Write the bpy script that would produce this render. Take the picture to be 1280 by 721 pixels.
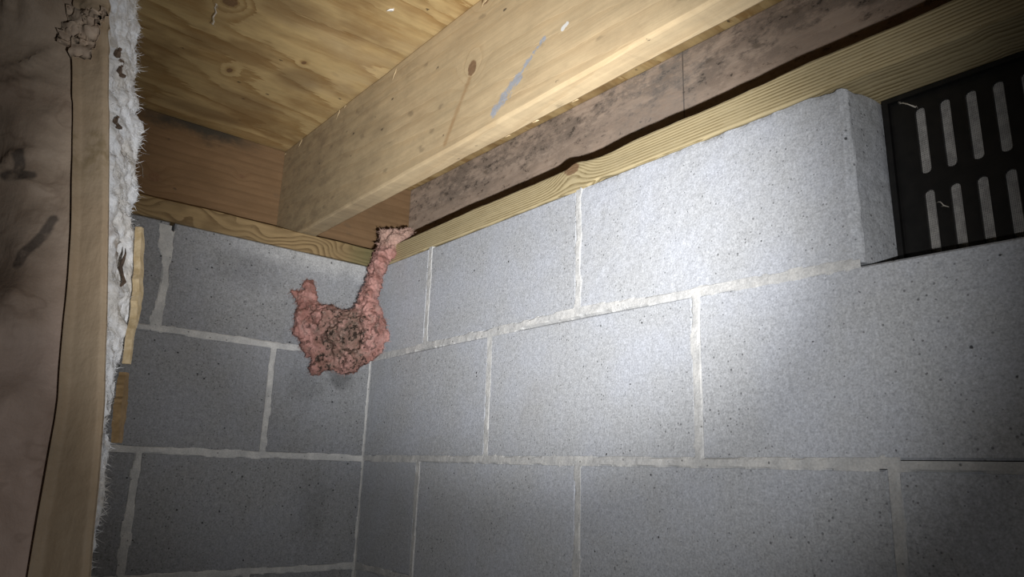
import bpy, math, random
import numpy as np
from mathutils import Vector, Matrix

for o in list(bpy.data.objects):
    bpy.data.objects.remove(o)
SC = bpy.context.scene
COL = SC.collection
random.seed(7)
RNG = np.random.default_rng(11)

# ------------------------------------------------------------------ camera
cam_d = bpy.data.cameras.new('camera')
cam = bpy.data.objects.new('camera', cam_d)
COL.objects.link(cam)
cam_d.sensor_fit = 'HORIZONTAL'
cam_d.sensor_width = 36.0
cam_d.lens = 901.4 / 1280 * 36.0
cam_d.clip_start = 0.02
_r = Vector((0.63790564, 0.76947348, 0.03141585))
_d = Vector((-0.17064794, 0.18101403, -0.96856244))
_f = Vector((-0.75096982, 0.6124904, 0.24677893))
m = Matrix((( _r.x, -_d.x, -_f.x, 1.33573), (_r.y, -_d.y, -_f.y, -0.71873),
            (_r.z, -_d.z, -_f.z, -0.01817), (0, 0, 0, 1)))
cam.matrix_world = m
SC.camera = cam

# ------------------------------------------------------------------ world, torch, exposure
world = bpy.data.worlds.new('crawl_space_dark')
SC.world = world
world.use_nodes = True
world.node_tree.nodes['Background'].inputs[0].default_value = (0.55, 0.62, 0.75, 1)
world.node_tree.nodes['Background'].inputs[1].default_value = 0.004


def torch(name, energy, size_deg, blend, target, radius=0.006, col=(1.0, 0.99, 0.985)):
    """hand torch held beside the phone, just off its lower right"""
    l = bpy.data.lights.new(name, 'SPOT')
    l.energy = energy
    l.spot_size = math.radians(size_deg)
    l.spot_blend = blend
    l.shadow_soft_size = radius
    l.color = col
    o = bpy.data.objects.new(name, l)
    COL.objects.link(o)
    o.location = (1.36, -0.657, -0.05)
    dv = Vector(target) - Vector(o.location)
    o.rotation_euler = dv.to_track_quat('-Z', 'Y').to_euler()
    return o


AIM = (0.415, 0.0, 0.432)
torch('torch_hot_spot', 82.0, 51, 1.0, AIM)
torch('torch_spill', 27.0, 76, 1.0, (0.43, 0.0, 0.372))
torch('added_batt_fill', 1.9, 122, 1.0, (0.375, 0.0, 0.39))  # weak wide fill added to brighten the batt, aimed slightly off the beam

SC.view_settings.view_transform = 'Standard'
SC.view_settings.look = 'None'
SC.view_settings.gamma = 1.0
SC.view_settings.use_curve_mapping = False
SC.view_settings.exposure = 0.0


# ------------------------------------------------------------------ numpy value noise
def _hash(ix, iy, iz, seed):
    h = (ix.astype(np.int64) * 374761393 + iy.astype(np.int64) * 668265263 + iz.astype(np.int64) * 2147483647 + seed * 974634777) & 0xFFFFFFFF
    h = ((h ^ (h >> 13)) * 1274126177) & 0xFFFFFFFF
    h = ((h ^ (h >> 16)) * 2246822519) & 0xFFFFFFFF
    return ((h ^ (h >> 15)) & 0xFFFFFF) / float(0xFFFFFF)


def vnoise(x, y, z=0.0, seed=0):
    x, y, z = np.broadcast_arrays(np.asarray(x, float), np.asarray(y, float), np.asarray(z, float))
    ix, iy, iz = np.floor(x), np.floor(y), np.floor(z)
    fx, fy, fz = x - ix, y - iy, z - iz
    fx, fy, fz = [f * f * (3 - 2 * f) for f in (fx, fy, fz)]
    r = 0
    for dx in (0, 1):
        for dy in (0, 1):
            for dz in (0, 1):
                w = (fx if dx else 1 - fx) * (fy if dy else 1 - fy) * (fz if dz else 1 - fz)
                r = r + w * _hash(ix + dx, iy + dy, iz + dz, seed)
    return r * 2 - 1


def fbm(x, y, z=0.0, oct=4, seed=0, gain=0.5):
    r, a = 0, 1.0
    for i in range(oct):
        r = r + a * vnoise(np.asarray(x) * 2 ** i, np.asarray(y) * 2 ** i, np.asarray(z) * 2 ** i, seed + i * 17)
        a *= gain
    return r


def sstep(a, b, x):
    t = np.clip((np.asarray(x, float) - a) / (b - a), 0, 1)
    return t * t * (3 - 2 * t)


# ------------------------------------------------------------------ mesh helpers
def mesh_obj(name, verts, faces, mat, parent=None, smooth=False, base=None):
    """links one mesh object; base = world point that becomes the origin"""
    V = np.asarray(verts, float)
    off = np.array(base if base is not None else (0, 0, 0), float)
    if parent is not None and base is None:
        off = np.array(parent.get('_base', (0, 0, 0)), float)
    me = bpy.data.meshes.new(name)
    me.from_pydata((V - off).tolist(), [], [tuple(f) for f in (faces.tolist() if isinstance(faces, np.ndarray) else faces)])
    me.update()
    if smooth:
        me.polygons.foreach_set('use_smooth', [True] * len(me.polygons))
    me.materials.append(mat)
    o = bpy.data.objects.new(name, me)
    COL.objects.link(o)
    if parent is not None:
        o.parent = parent
        if base is not None:
            o.location = off - np.array(parent.get('_base', (0, 0, 0)), float)
    else:
        o.location = off
    BASES[o.name] = off
    return o


BASES = {}


def child(name, verts, faces, mat, parent, smooth=False, kind=None, label=None):
    """a part: its mesh is stored in the parent's frame"""
    off = BASES[parent.name]
    me = bpy.data.meshes.new(name)
    V = np.asarray(verts, float) - off
    me.from_pydata(V.tolist(), [], [tuple(f) for f in (faces.tolist() if isinstance(faces, np.ndarray) else faces)])
    me.update()
    if smooth:
        me.polygons.foreach_set('use_smooth', [True] * len(me.polygons))
    me.materials.append(mat)
    o = bpy.data.objects.new(name, me)
    COL.objects.link(o)
    o.parent = parent
    BASES[o.name] = off
    if kind:
        o['kind'] = kind
    if label:
        o['label'] = label
    return o


def empty(name, base):
    o = bpy.data.objects.new(name, None)
    o.empty_display_size = 0.05
    COL.objects.link(o)
    o.location = base
    BASES[o.name] = np.array(base, float)
    return o


def tag(o, label=None, cat=None, group=None, kind=None):
    for k, v in (('label', label), ('category', cat), ('group', group), ('kind', kind)):
        if v:
            o[k] = v
    return o


def box(x0, x1, y0, y1, z0, z1):
    v = [(x, y, z) for x in (x0, x1) for y in (y0, y1) for z in (z0, z1)]
    f = [(0, 1, 3, 2), (4, 6, 7, 5), (0, 4, 5, 1), (2, 3, 7, 6), (0, 2, 6, 4), (1, 5, 7, 3)]
    return v, f


class MB:
    def __init__(s):
        s.v, s.f = [], []

    def add(s, v, f):
        n = len(s.v)
        s.v += [tuple(p) for p in v]
        s.f += [tuple(i + n for i in q) for q in f]
        return s


def tube(pts, radii, n=6, jitter=0.0):
    """closed tube along a polyline"""
    P = [Vector(p) for p in pts]
    v, f = [], []
    for i, p in enumerate(P):
        t = (P[min(i + 1, len(P) - 1)] - P[max(i - 1, 0)]).normalized()
        a = t.cross(Vector((0.31, 0.52, 0.79))).normalized()
        b = t.cross(a)
        for k in range(n):
            an = 2 * math.pi * k / n
            r = radii[i] * (1 + jitter * random.uniform(-1, 1))
            v.append(p + (a * math.cos(an) + b * math.sin(an)) * r)
    for i in range(len(P) - 1):
        for k in range(n):
            k2 = (k + 1) % n
            f.append((i * n + k, i * n + k2, (i + 1) * n + k2, (i + 1) * n + k))
    f.append(tuple(range(n))[::-1])
    f.append(tuple((len(P) - 1) * n + k for k in range(n)))
    return v, f


# ------------------------------------------------------------------ shader node language
class S:
    __slots__ = ('t', 's')

    def __init__(s, t, sock):
        s.t, s.s = t, sock

    def _m(s, op, *a):
        n = s.t.nodes.new('ShaderNodeMath')
        n.operation = op
        for i, x in enumerate((s,) + a):
            if isinstance(x, S):
                s.t.links.new(x.s, n.inputs[i])
            else:
                n.inputs[i].default_value = float(x)
        return S(s.t, n.outputs[0])

    def __add__(s, o): return s._m('ADD', o)
    __radd__ = __add__
    def __mul__(s, o): return s._m('MULTIPLY', o)
    __rmul__ = __mul__
    def __sub__(s, o): return s._m('SUBTRACT', o)
    def __rsub__(s, o): return (s * -1.0) + o
    def __truediv__(s, o): return s._m('DIVIDE', o)
    def __pow__(s, o): return s._m('POWER', o)
    def sin(s): return s._m('SINE')
    def abs(s): return s._m('ABSOLUTE')
    def sqrt(s): return s._m('SQRT')
    def exp(s): return s._m('EXPONENT')
    def fract(s): return s._m('FRACT')
    def max(s, o): return s._m('MAXIMUM', o)
    def min(s, o): return s._m('MINIMUM', o)

    def step(s, a, b):
        """smooth 0..1 between a and b (a may exceed b)"""
        n = s.t.nodes.new('ShaderNodeMapRange')
        n.interpolation_type = 'SMOOTHSTEP'
        inv = a > b
        n.inputs['From Min'].default_value = min(a, b)
        n.inputs['From Max'].default_value = max(a, b)
        n.inputs['To Min'].default_value = 1.0 if inv else 0.0
        n.inputs['To Max'].default_value = 0.0 if inv else 1.0
        s.t.links.new(s.s, n.inputs['Value'])
        return S(s.t, n.outputs['Result'])


class Mat:
    def __init__(self, name):
        self.m = bpy.data.materials.new(name)
        self.m.use_nodes = True
        self.t = self.m.node_tree
        self.bsdf = self.t.nodes['Principled BSDF']
        g = self.t.nodes.new('ShaderNodeNewGeometry')
        self.P = g.outputs['Position']
        sp = self.t.nodes.new('ShaderNodeSeparateXYZ')
        self.t.links.new(self.P, sp.inputs[0])
        self.x, self.y, self.z = [S(self.t, sp.outputs[i]) for i in range(3)]

    def vec(self, x, y, z):
        n = self.t.nodes.new('ShaderNodeCombineXYZ')
        for i, q in enumerate((x, y, z)):
            if isinstance(q, S):
                self.t.links.new(q.s, n.inputs[i])
            else:
                n.inputs[i].default_value = float(q)
        return n.outputs[0]

    def noise(self, scale=1.0, detail=3.0, rough=0.5, vec=None, dist=0.0):
        n = self.t.nodes.new('ShaderNodeTexNoise')
        n.inputs['Scale'].default_value = scale
        n.inputs['Detail'].default_value = detail
        n.inputs['Roughness'].default_value = rough
        n.inputs['Distortion'].default_value = dist
        self.t.links.new(vec if vec is not None else self.P, n.inputs['Vector'])
        return S(self.t, n.outputs['Fac'])

    def snoise(self, sx, sy, sz, detail=3.0, rough=0.5, off=0.0, dist=0.0):
        return self.noise(1.0, detail, rough, self.vec(self.x * sx + off, self.y * sy + off * 1.7, self.z * sz - off), dist)

    def voronoi(self, scale, vec=None, out='Distance', rnd=1.0):
        n = self.t.nodes.new('ShaderNodeTexVoronoi')
        n.inputs['Scale'].default_value = scale
        n.inputs['Randomness'].default_value = rnd
        self.t.links.new(vec if vec is not None else self.P, n.inputs['Vector'])
        if out == 'Color':
            sp = self.t.nodes.new('ShaderNodeSeparateColor')
            self.t.links.new(n.outputs['Color'], sp.inputs[0])
            return S(self.t, n.outputs['Distance']), S(self.t, sp.outputs[0])
        return S(self.t, n.outputs[out])

    def rand(self):
        n = self.t.nodes.new('ShaderNodeObjectInfo')
        return S(self.t, n.outputs['Random'])

    def mix(self, fac, a, b, mode='MIX'):
        n = self.t.nodes.new('ShaderNodeMix')
        n.data_type = 'RGBA'
        n.blend_type = mode
        n.clamp_factor = True
        if isinstance(fac, S):
            self.t.links.new(fac.s, n.inputs[0])
        else:
            n.inputs[0].default_value = fac
        for i, q in ((6, a), (7, b)):
            if isinstance(q, (tuple, list)):
                n.inputs[i].default_value = (*q[:3], 1)
            else:
                self.t.links.new(q, n.inputs[i])
        return n.outputs[2]

    def mulval(self, col, val):
        """colour times a scalar field"""
        n = self.t.nodes.new('ShaderNodeVectorMath')
        n.operation = 'SCALE'
        self.t.links.new(col, n.inputs[0])
        self.t.links.new(val.s, n.inputs['Scale'])
        return n.outputs[0]

    def out(self, col, rough=0.8, bump=None, strength=0.4, dist=0.001, spec=0.3, **kw):
        if isinstance(col, (tuple, list)):
            self.bsdf.inputs['Base Color'].default_value = (*col[:3], 1)
        else:
            self.t.links.new(col, self.bsdf.inputs['Base Color'])
        if isinstance(rough, S):
            self.t.links.new(rough.s, self.bsdf.inputs['Roughness'])
        else:
            self.bsdf.inputs['Roughness'].default_value = rough
        self.bsdf.inputs['Specular IOR Level'].default_value = spec
        if bump is not None:
            b = self.t.nodes.new('ShaderNodeBump')
            b.inputs['Strength'].default_value = strength
            b.inputs['Distance'].default_value = dist
            self.t.links.new(bump.s, b.inputs['Height'])
            self.t.links.new(b.outputs[0], self.bsdf.inputs['Normal'])
        return self.m


# ------------------------------------------------------------------ materials
def mat_block(name, tint, smudges=False, coarse=1.0):
    M = Mat(name)
    grain = M.noise(400 * coarse, 3, 0.7)
    grain2 = M.noise(150 * coarse, 2, 0.6)
    cloud = M.noise(9, 4, 0.6)
    d, c = M.voronoi(95, out='Color')
    hole = (d + (grain2 - 0.5) * 0.3).step(0.17, 0.08) * c.step(0.955, 0.965)
    d2, c2 = M.voronoi(260, out='Color')
    hole2 = (d2 + (cloud - 0.5) * 0.8).step(0.34, 0.16) * c2.step(0.90, 0.95)
    light = M.voronoi(330).step(0.3, 0.1)
    val = (grain - 0.5) * 1.25 + (grain2 - 0.5) * 0.55 + (cloud - 0.5) * 0.30 + 0.94 + (M.rand() - 0.5) * 0.10
    val = val + light * 0.10
    val = val * (hole * -0.8 + 1.0) * (hole2 * -0.50 + 1.0)
    stain = M.noise(3.1, 4, 0.62).step(0.60, 0.78)
    col = M.mix(cloud.step(0.35, 0.7), tint, (tint[0] * 0.97, tint[1] * 0.985, tint[2] * 1.035))
    col = M.mix(stain * 0.25, col, (0.30, 0.285, 0.25))
    if smudges:
        for (y0, z0, ry, rz, k) in ((-0.065, 0.155, 0.035, 0.035, 0.55), (-0.27, 0.335, 0.09, 0.05, 0.3), (-0.10, -0.10, 0.05, 0.09, 0.25), (-0.14, 0.13, 0.05, 0.05, 0.25)):
            ea, eb = (M.y - y0) * (1 / ry), (M.z - z0) * (1 / rz)
            dd = (ea * ea + eb * eb).sqrt() + (M.noise(35, 4, 0.65) - 0.5) * 1.4
            col = M.mix(dd.step(1.1, 0.2) * k, col, (0.06, 0.06, 0.062))
        wht = (M.z + (cloud - 0.5) * 0.12).step(0.345, 0.40) * (M.y + (cloud - 0.5) * 0.2).step(-0.36, -0.10)
        col = M.mix(wht * 0.45, col, (0.52, 0.52, 0.50))
    col = M.mulval(col, val)
    h = grain * 0.6 + grain2 * 0.6 - hole * 1.6 - hole2 * 0.7
    return M.out(col, 0.9, h, 0.55, 0.0012, 0.2)


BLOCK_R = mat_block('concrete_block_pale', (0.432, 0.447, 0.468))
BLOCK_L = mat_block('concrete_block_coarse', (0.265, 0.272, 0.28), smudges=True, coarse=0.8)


def mat_mortar():
    M = Mat('mortar')
    g = M.noise(420, 3, 0.6)
    c = M.noise(30, 3, 0.6)
    d, k = M.voronoi(140, out='Color')
    hole = d.step(0.25, 0.12) * k.step(0.92, 0.95)
    val = (g - 0.5) * 0.7 + (c - 0.5) * 0.5 + 1.0 - hole * 0.6
    col = M.mulval(M.mix(c.step(0.4, 0.65), (0.455, 0.46, 0.46), (0.51, 0.51, 0.50)), val)
    return M.out(col, 0.92, g * 0.7 + c - hole, 0.5, 0.0012, 0.15)


MORTAR = mat_mortar()


def capsule(M, a, b, A, B, w):
    """distance in metres from the segment A-B in a plane spanned by fields a, b"""
    dx, dy = B[0] - A[0], B[1] - A[1]
    L2 = dx * dx + dy * dy
    pa, pb = a - A[0], b - A[1]
    t = ((pa * dx + pb * dy) * (1.0 / L2)).max(0.0).min(1.0)
    ex, ey = pa - t * dx, pb - t * dy
    return (ex * ex + ey * ey).sqrt()


def wood(name, along, across, light, dark, freq, stretch, namp, contrast=0.6, seed=0.0, knots=(), slope=0.0,
         blotch=None, bl_amt=0.5, fiber=0.25, rough=0.72, specks=0.5, extra=None, sharp=(0.45, 0.95), lines_fine=0.3, bump=0.35, jitter=0.35, mottle=0.4):
    """lumber: growth-ring lines = contours of cross*freq + stretched noise, bent round knots.
    along/across: 'x','y','z' of the face; stretch = (along, across) noise scale"""
    M = Mat(name)
    ax = {'x': M.x, 'y': M.y, 'z': M.z}
    a, b = ax[along], ax[across]
    third = [ax[k] for k in 'xyz' if k not in (along, across)][0]
    warp = M.noise(1.0, 2, 0.5, M.vec(a * stretch[0] + seed, b * stretch[1] + seed * 1.3, third * stretch[1] * 0.8))
    jit = M.noise(1.0, 3, 0.6, M.vec(a * 22.0 + seed, b * 150.0, third * 150.0))
    field = (b + a * slope + third * 0.6) * freq + warp * namp + (jit - 0.5) * jitter
    kmask = None
    for (ka, kb, ra, rb, bend) in knots:
        ea, eb = (a - ka) * (1.0 / ra), (b - kb) * (1.0 / rb)
        d2 = ea * ea + eb * eb
        field = field + ((d2 * -0.16).exp() * bend)
        km = (d2 + (M.noise(180, 2, 0.5) - 0.5) * 0.8).step(1.15, 0.7)
        kmask = km if kmask is None else kmask.max(km)
    fr = field.fract()
    mott = M.noise(1.0, 6, 0.72, M.vec(a * 16.0 + seed, b * 30.0, third * 30.0))
    streak = M.noise(1.0, 4, 0.65, M.vec(a * 4.0 - seed, b * 120.0, third * 120.0))
    line = fr.step(sharp[0], sharp[1]) * fr.step(1.0, 0.94) * (mott.step(0.28, 0.62) * 0.75 + 0.25)
    fine = M.noise(1.0, 3, 0.6, M.vec(a * 9.0, b * 420.0 + seed, third * 420.0))
    big = M.noise(1.0, 4, 0.6, M.vec(a * 3.0 + seed, b * 7.0, third * 7.0))
    amt = (line * contrast * (big * 0.9 + 0.55) + (fine - 0.5) * lines_fine)
    col = M.mix(amt, light, dark)
    val = (fine - 0.5) * fiber + (big - 0.5) * 0.35 + 1.0 + (streak - 0.5) * 0.45 + (mott - 0.5) * mottle * 1.6
    col = M.mulval(col, val)
    if blotch is not None:
        bl = M.noise(1.0, 5, 0.65, M.vec(a * 6.0 + seed * 2, b * 13.0, third * 13.0)).step(0.47, 0.72)
        col = M.mix(bl * bl_amt, col, blotch)
    if kmask is not None:
        kc = M.mix(M.noise(300, 2, 0.5), (0.10, 0.055, 0.028), (0.23, 0.13, 0.07))
        col = M.mix(kmask * 0.85, col, kc)
    if specks:
        d, c = M.voronoi(60, M.vec(a * 0.6, b, third), out='Color')
        sp = (d + (M.noise(400, 2, 0.5) - 0.5) * 0.3).step(0.17, 0.08) * c.step(0.93 - 0.1 * specks, 0.96)
        col = M.mix(sp * 0.85, col, (0.035, 0.028, 0.022))
        # dents and scuffs, longer along the board
        dv = M.vec(a * 26.0 + b * 14.0, b * 48.0 + (mott - 0.5) * 1.6, third * 20.0)
        d, c = M.voronoi(1.0, dv, out='Color')
        sc = (d + (jit - 0.5) * 0.5).step(0.30, 0.10) * c.step(0.86, 0.90)
        col = M.mix(sc * 0.45 * specks * 1.6, col, (0.10, 0.075, 0.05))
    if extra:
        col = extra(M, a, b, third, col)
    return M.out(col, rough, fine * 0.6 - line * 0.8, bump, 0.0008, 0.25)


def joist_extra(M, x, z, y, col):
    # blue-grey scrape, white paint fleck and grey handling dirt on the near face
    near = y.step(-0.172, -0.1775)
    nz = M.noise(1.0, 4, 0.7, M.vec(x * 60, z * 60, 0.0))
    nf = M.noise(260, 3, 0.6)
    d = capsule(M, x, z, (0.622, 0.4565), (0.668, 0.487), 0)
    d2 = capsule(M, x, z, (0.668, 0.487), (0.721, 0.522), 0)
    m1 = (d + (nz - 0.5) * 0.030).step(0.0088, 0.004) * nf.step(0.26, 0.42)
    m2 = (d2 + (nz - 0.5) * 0.020).step(0.0042, 0.0016) * nf.step(0.30, 0.46)
    d3 = capsule(M, x, z, (0.655, 0.468), (0.695, 0.497), 0)
    m3 = (d3 + (nz - 0.5) * 0.02).step(0.0022, 0.0006)
    mk = m1.max(m2).max(m3) * near
    col = M.mix(mk * 0.85, col, M.mix(nf, (0.17, 0.20, 0.25), (0.36, 0.40, 0.47)))
    # long brown pitch streak under the knot
    ds = capsule(M, x, z, (0.560, 0.535), (0.505, 0.452), 0)
    col = M.mix((ds + (nz - 0.5) * 0.012).step(0.008, 0.0) * near * 0.5, col, (0.27, 0.15, 0.06))
    fl = capsule(M, x, z, (0.757, 0.519), (0.764, 0.522), 0)
    col = M.mix((fl + (nz - 0.5) * 0.006).step(0.0042, 0.003) * near, col, (0.62, 0.62, 0.60))
    # grey dirt towards the end that bears on the sill
    end = (x + (M.noise(1.0, 4, 0.65, M.vec(x * 9, z * 14, 3.0)) - 0.5) * 0.55).step(0.42, 0.05)
    dirt = M.noise(1.0, 5, 0.7, M.vec(x * 30, z * 45, 8.0)).step(0.42, 0.66)
    col = M.mix(end * 0.34 + end * dirt * 0.30, col, (0.17, 0.13, 0.085))
    fdirt = dirt * M.noise(1.0, 3, 0.6, M.vec(x * 6, z * 10, 1.0)).step(0.48, 0.66)
    col = M.mix(fdirt * 0.28, col, (0.24, 0.17, 0.10))
    # eased far edge: dimness of a bevel turned from the torch, painted in
    return M.mix(y.step(-0.1455, -0.1415) * 0.75, col, (0.20, 0.105, 0.035))


JOIST = wood('pine_joist', 'x', 'z', (0.475, 0.37, 0.225), (0.345, 0.235, 0.12), 30, (1.6, 12), 3.0, 0.30, 3.1,
             knots=[(0.565, 0.550, 0.0105, 0.0125, 2.2), (0.592, 0.655, 0.012, 0.012, 1.5), (1.2, 0.52, 0.012, 0.012, 2.0)],
             slope=0.10, blotch=(0.36, 0.25, 0.14), bl_amt=0.35, extra=joist_extra, specks=0.55)


def rim_extra(M, y, z, x, col):
    # black damp stain along the top where the floor meets it
    n = M.noise(1.0, 4, 0.65, M.vec(0.0, y * 16, z * 26))
    s = (z + (n - 0.5) * 0.09).step(0.618, 0.655) * (y + (n - 0.5) * 0.1).step(-0.50, -0.40) * (y + (n - 0.5) * 0.1).step(-0.22, -0.31)
    return M.mix(s * 0.85, col, (0.025, 0.028, 0.024))


RIM = wood('rim_pine', 'y', 'z', (0.185, 0.113, 0.058), (0.115, 0.065, 0.030), 55, (1.0, 10), 2.0, 0.40, 7.7,
           knots=[(-0.4307, 0.523, 0.011, 0.010, 1.6), (-0.265, 0.5738, 0.006, 0.005, 1.0)], blotch=(0.14, 0.08, 0.036),
           bl_amt=0.5, specks=0.4, extra=rim_extra)


def band_extra(M, x, z, y, col):
    n = M.noise(1.0, 6, 0.72, M.vec(x * 11, y * 11, z * 24))
    n2 = M.noise(1.0, 5, 0.75, M.vec(x * 45, y * 45, z * 80))
    mold = (n + (n2 - 0.5) * 0.9).step(0.40, 0.60)
    col = M.mix(mold * 0.6, col, (0.15, 0.122, 0.10))
    low = (z + (n - 0.5) * 0.05).step(0.60, 0.565)
    col = M.mix(low * (n2.step(0.4, 0.6) * 0.5 + 0.2), col, (0.42, 0.32, 0.245))
    blk = n2.step(0.55, 0.66) * n.step(0.40, 0.58)
    col = M.mix(blk * 0.8, col, (0.03, 0.024, 0.02))
    seam = (x - 0.693).abs().step(0.0016, 0.0008)
    col = M.mix(seam * 0.7, col, (0.02, 0.016, 0.014))
    grey = (x + (n - 0.5) * 0.3).step(0.45, 0.65) * (x + (n - 0.5) * 0.3).step(0.80, 0.68) * n2.step(0.35, 0.65)
    return M.mix(grey * 0.4, col, (0.27, 0.25, 0.23))


BAND = wood('band_dark_timber', 'x', 'z', (0.40, 0.315, 0.25), (0.27, 0.20, 0.155), 40, (2.5, 16), 4.0, 0.4, 1.2,
            blotch=(0.17, 0.13, 0.105), bl_amt=0.6, specks=0.9, extra=band_extra, rough=0.85)


def sill_knot_extra(M, x, z, y, col):
    d, c = M.voronoi(420, out='Color')
    return M.mix(d.step(0.3, 0.1) * c.step(0.9, 0.93) * 0.5, col, (0.5, 0.47, 0.40))


SILL_R = wood('treated_sill_straight_grain', 'x', 'z', (0.44, 0.365, 0.215), (0.17, 0.125, 0.055), 245, (0.8, 14), 4.0, 0.85, 5.5,
              knots=[(0.592, 0.437, 0.017, 0.010, -6.0)], slope=-0.004, blotch=(0.25, 0.19, 0.10), bl_amt=0.3, specks=0.2,
              extra=sill_knot_extra, sharp=(0.25, 0.85), rough=0.8, jitter=0.5, mottle=0.25)


def sillL_extra(M, y, z, x, col):
    n = M.noise(1.0, 3, 0.6, M.vec(x * 20, y * 20, z * 20))
    g = (y + (n - 0.5) * 0.06).step(-0.10, -0.03)
    return M.mix(g * 0.6, col, (0.10, 0.105, 0.045))


SILL_L = wood('treated_sill_wavy_grain', 'y', 'z', (0.24, 0.17, 0.085), (0.085, 0.052, 0.022), 60, (5.5, 9), 15.0, 0.8, 2.2,
              slope=0.25, blotch=(0.16, 0.105, 0.048), bl_amt=0.4, specks=0.2, extra=sillL_extra, sharp=(0.3, 0.9), jitter=0.3, mottle=0.35)


def ply_extra(M, y, x, z, col):
    n = M.noise(1.0, 4, 0.62, M.vec(x * 9, y * 4.5, 2.0))
    n2 = M.noise(1.0, 4, 0.6, M.vec(x * 4, y * 3, 6.0))
    col = M.mix(n.step(0.48, 0.66) * 0.6, col, (0.20, 0.115, 0.045))
    # smoky patch
    for (cx, cy, rx, ry, k) in ((0.17, -0.285, 0.055, 0.05, 0.6), (0.02, -0.33, 0.05, 0.08, 0.35), (-0.08, -0.36, 0.03, 0.09, 0.55), (0.36, -0.38, 0.05, 0.07, 0.45)):
        ea, eb = (x - cx) * (1 / rx), (y - cy) * (1 / ry)
        d = (ea * ea + eb * eb).sqrt() + (n - 0.5) * 1.6
        col = M.mix(d.step(1.2, 0.35) * k, col, (0.17, 0.11, 0.055))
    pale = n2.step(0.55, 0.72)
    return M.mix(pale * 0.3, col, (0.56, 0.46, 0.30))


PLY = wood('plywood_subfloor', 'y', 'x', (0.50, 0.365, 0.175), (0.27, 0.16, 0.058), 14, (1.3, 7.0), 6.5, 0.82, 9.4,
           knots=[(-0.456, 0.3156, 0.011, 0.014, -3.0), (-0.389, 0.115, 0.005, 0.009, 1.2), (-0.30, 0.23, 0.004, 0.006, 0.8)],
           slope=0.17, blotch=(0.33, 0.215, 0.10), bl_amt=0.45, specks=0.25, extra=ply_extra, sharp=(0.25, 0.95), rough=0.62, lines_fine=0.5, jitter=0.7, mottle=0.35)


def simple_mat(name, c1, c2, scale, rough=0.8, strength=0.4, dist=0.001, detail=4, spec=0.3, amp=0.3):
    M = Mat(name)
    n = M.noise(scale, detail, 0.6)
    v = (M.noise(scale * 6, 3, 0.6) - 0.5) * amp + 1.0
    return M.out(M.mulval(M.mix(n.step(0.35, 0.65), c1, c2), v), rough, n, strength, dist, spec)


DIRT = simple_mat('crawl_space_soil', (0.13, 0.10, 0.075), (0.20, 0.16, 0.12), 18, 0.95, 0.8, 0.01)
VENT_BLACK = simple_mat('black_plastic', (0.006, 0.006, 0.006), (0.010, 0.0095, 0.009), 60, 0.45, 0.2, 0.0005, spec=0.35)
WIRE = simple_mat('screen_wire', (0.52, 0.505, 0.48), (0.36, 0.35, 0.335), 120, 0.6)
FLAP = simple_mat('dusty_grey_flap', (0.10, 0.095, 0.09), (0.16, 0.15, 0.14), 90, 0.85)
DUST = simple_mat('dust_web', (0.40, 0.36, 0.30), (0.55, 0.52, 0.46), 200, 0.95)
SPLINTER = simple_mat('raw_wood_splinter', (0.40, 0.30, 0.165), (0.54, 0.43, 0.27), 150, 0.7)
SPLINTER_DARK = simple_mat('brown_wood_splinter', (0.17, 0.11, 0.05), (0.27, 0.18, 0.09), 90, 0.75)
WHITE_CHIP = simple_mat('white_chip', (0.60, 0.60, 0.58), (0.72, 0.72, 0.70), 200, 0.7)


# ------------------------------------------------------------------ block walls
FLOOR_Z = -0.609


def z1_right(x): return np.interp(x, [0, .2, .4, .607, .81, 1.01, 1.3], [.2005, .2052, .2045, .2105, .2035, .2003, .198])
def ztop_right(x): return np.interp(x, [0, .45, .74, 1.0, 2.4], [.3960, .3972, .4005, .4022, .4112])
def zc(v): return lambda h: np.full_like(np.asarray(h, float), v)


COURSES_R = [  # z bottom fn, z top fn, vertical joints
    (z1_right, ztop_right, [0.0, .2022, .6067, 1.0127, 1.430, 1.838, 2.245]),
    (zc(0.0), z1_right, [0.0, .4012, .8102, 1.2185, 1.627, 2.035]),
    (zc(-.2028), zc(0.0), [0.0, .2036, .6092, 1.0262, 1.434, 1.84, 2.245]),
    (zc(-.4057), zc(-.2028), [0.0, .4040, .8120, 1.220, 1.627, 2.035]),
    (zc(FLOOR_Z), zc(-.4057), [0.0, .2036, .6092, 1.018, 1.434, 1.84, 2.245]),
]
COURSES_L = [
    (zc(.2025), zc(.3955), [0.0, .4163, .824, 1.231, 1.638]),
    (zc(-.0012), zc(.2025), [0.0, .2078, .6145, 1.022, 1.430]),
    (zc(-.2030), zc(-.0012), [0.0, .4138, .821, 1.228, 1.638]),
    (zc(-.4060), zc(-.2030), [0.0, .2078, .6145, 1.022, 1.430]),
    (zc(FLOOR_Z), zc(-.4060), [0.0, .4138, .821, 1.228, 1.638]),
]
G = 0.0045           # half the gap between blocks
OPEN0, OPEN1 = 1.0127, 1.430   # vent opening in the top course


def block_mesh(h0, h1, zb0, zb1, zt0, zt1, depth, to_world, c=0.0022):
    v, f = [], []
    for (dd, ins) in ((depth, 0.0), (c, 0.0), (0.0, c)):
        for (h, z) in ((h0 + ins, zb0 + ins), (h1 - ins, zb1 + ins), (h1 - ins, zt1 - ins), (h0 + ins, zt0 - ins)):
            v.append(to_world(h, dd, z))
    for L in (0, 1):
        for k in range(4):
            k2 = (k + 1) % 4
            f.append((L * 4 + k, L * 4 + k2, L * 4 + 4 + k2, L * 4 + 4 + k))
    f.append((8, 9, 10, 11))
    f.append((3, 2, 1, 0))
    return v, f


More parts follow.
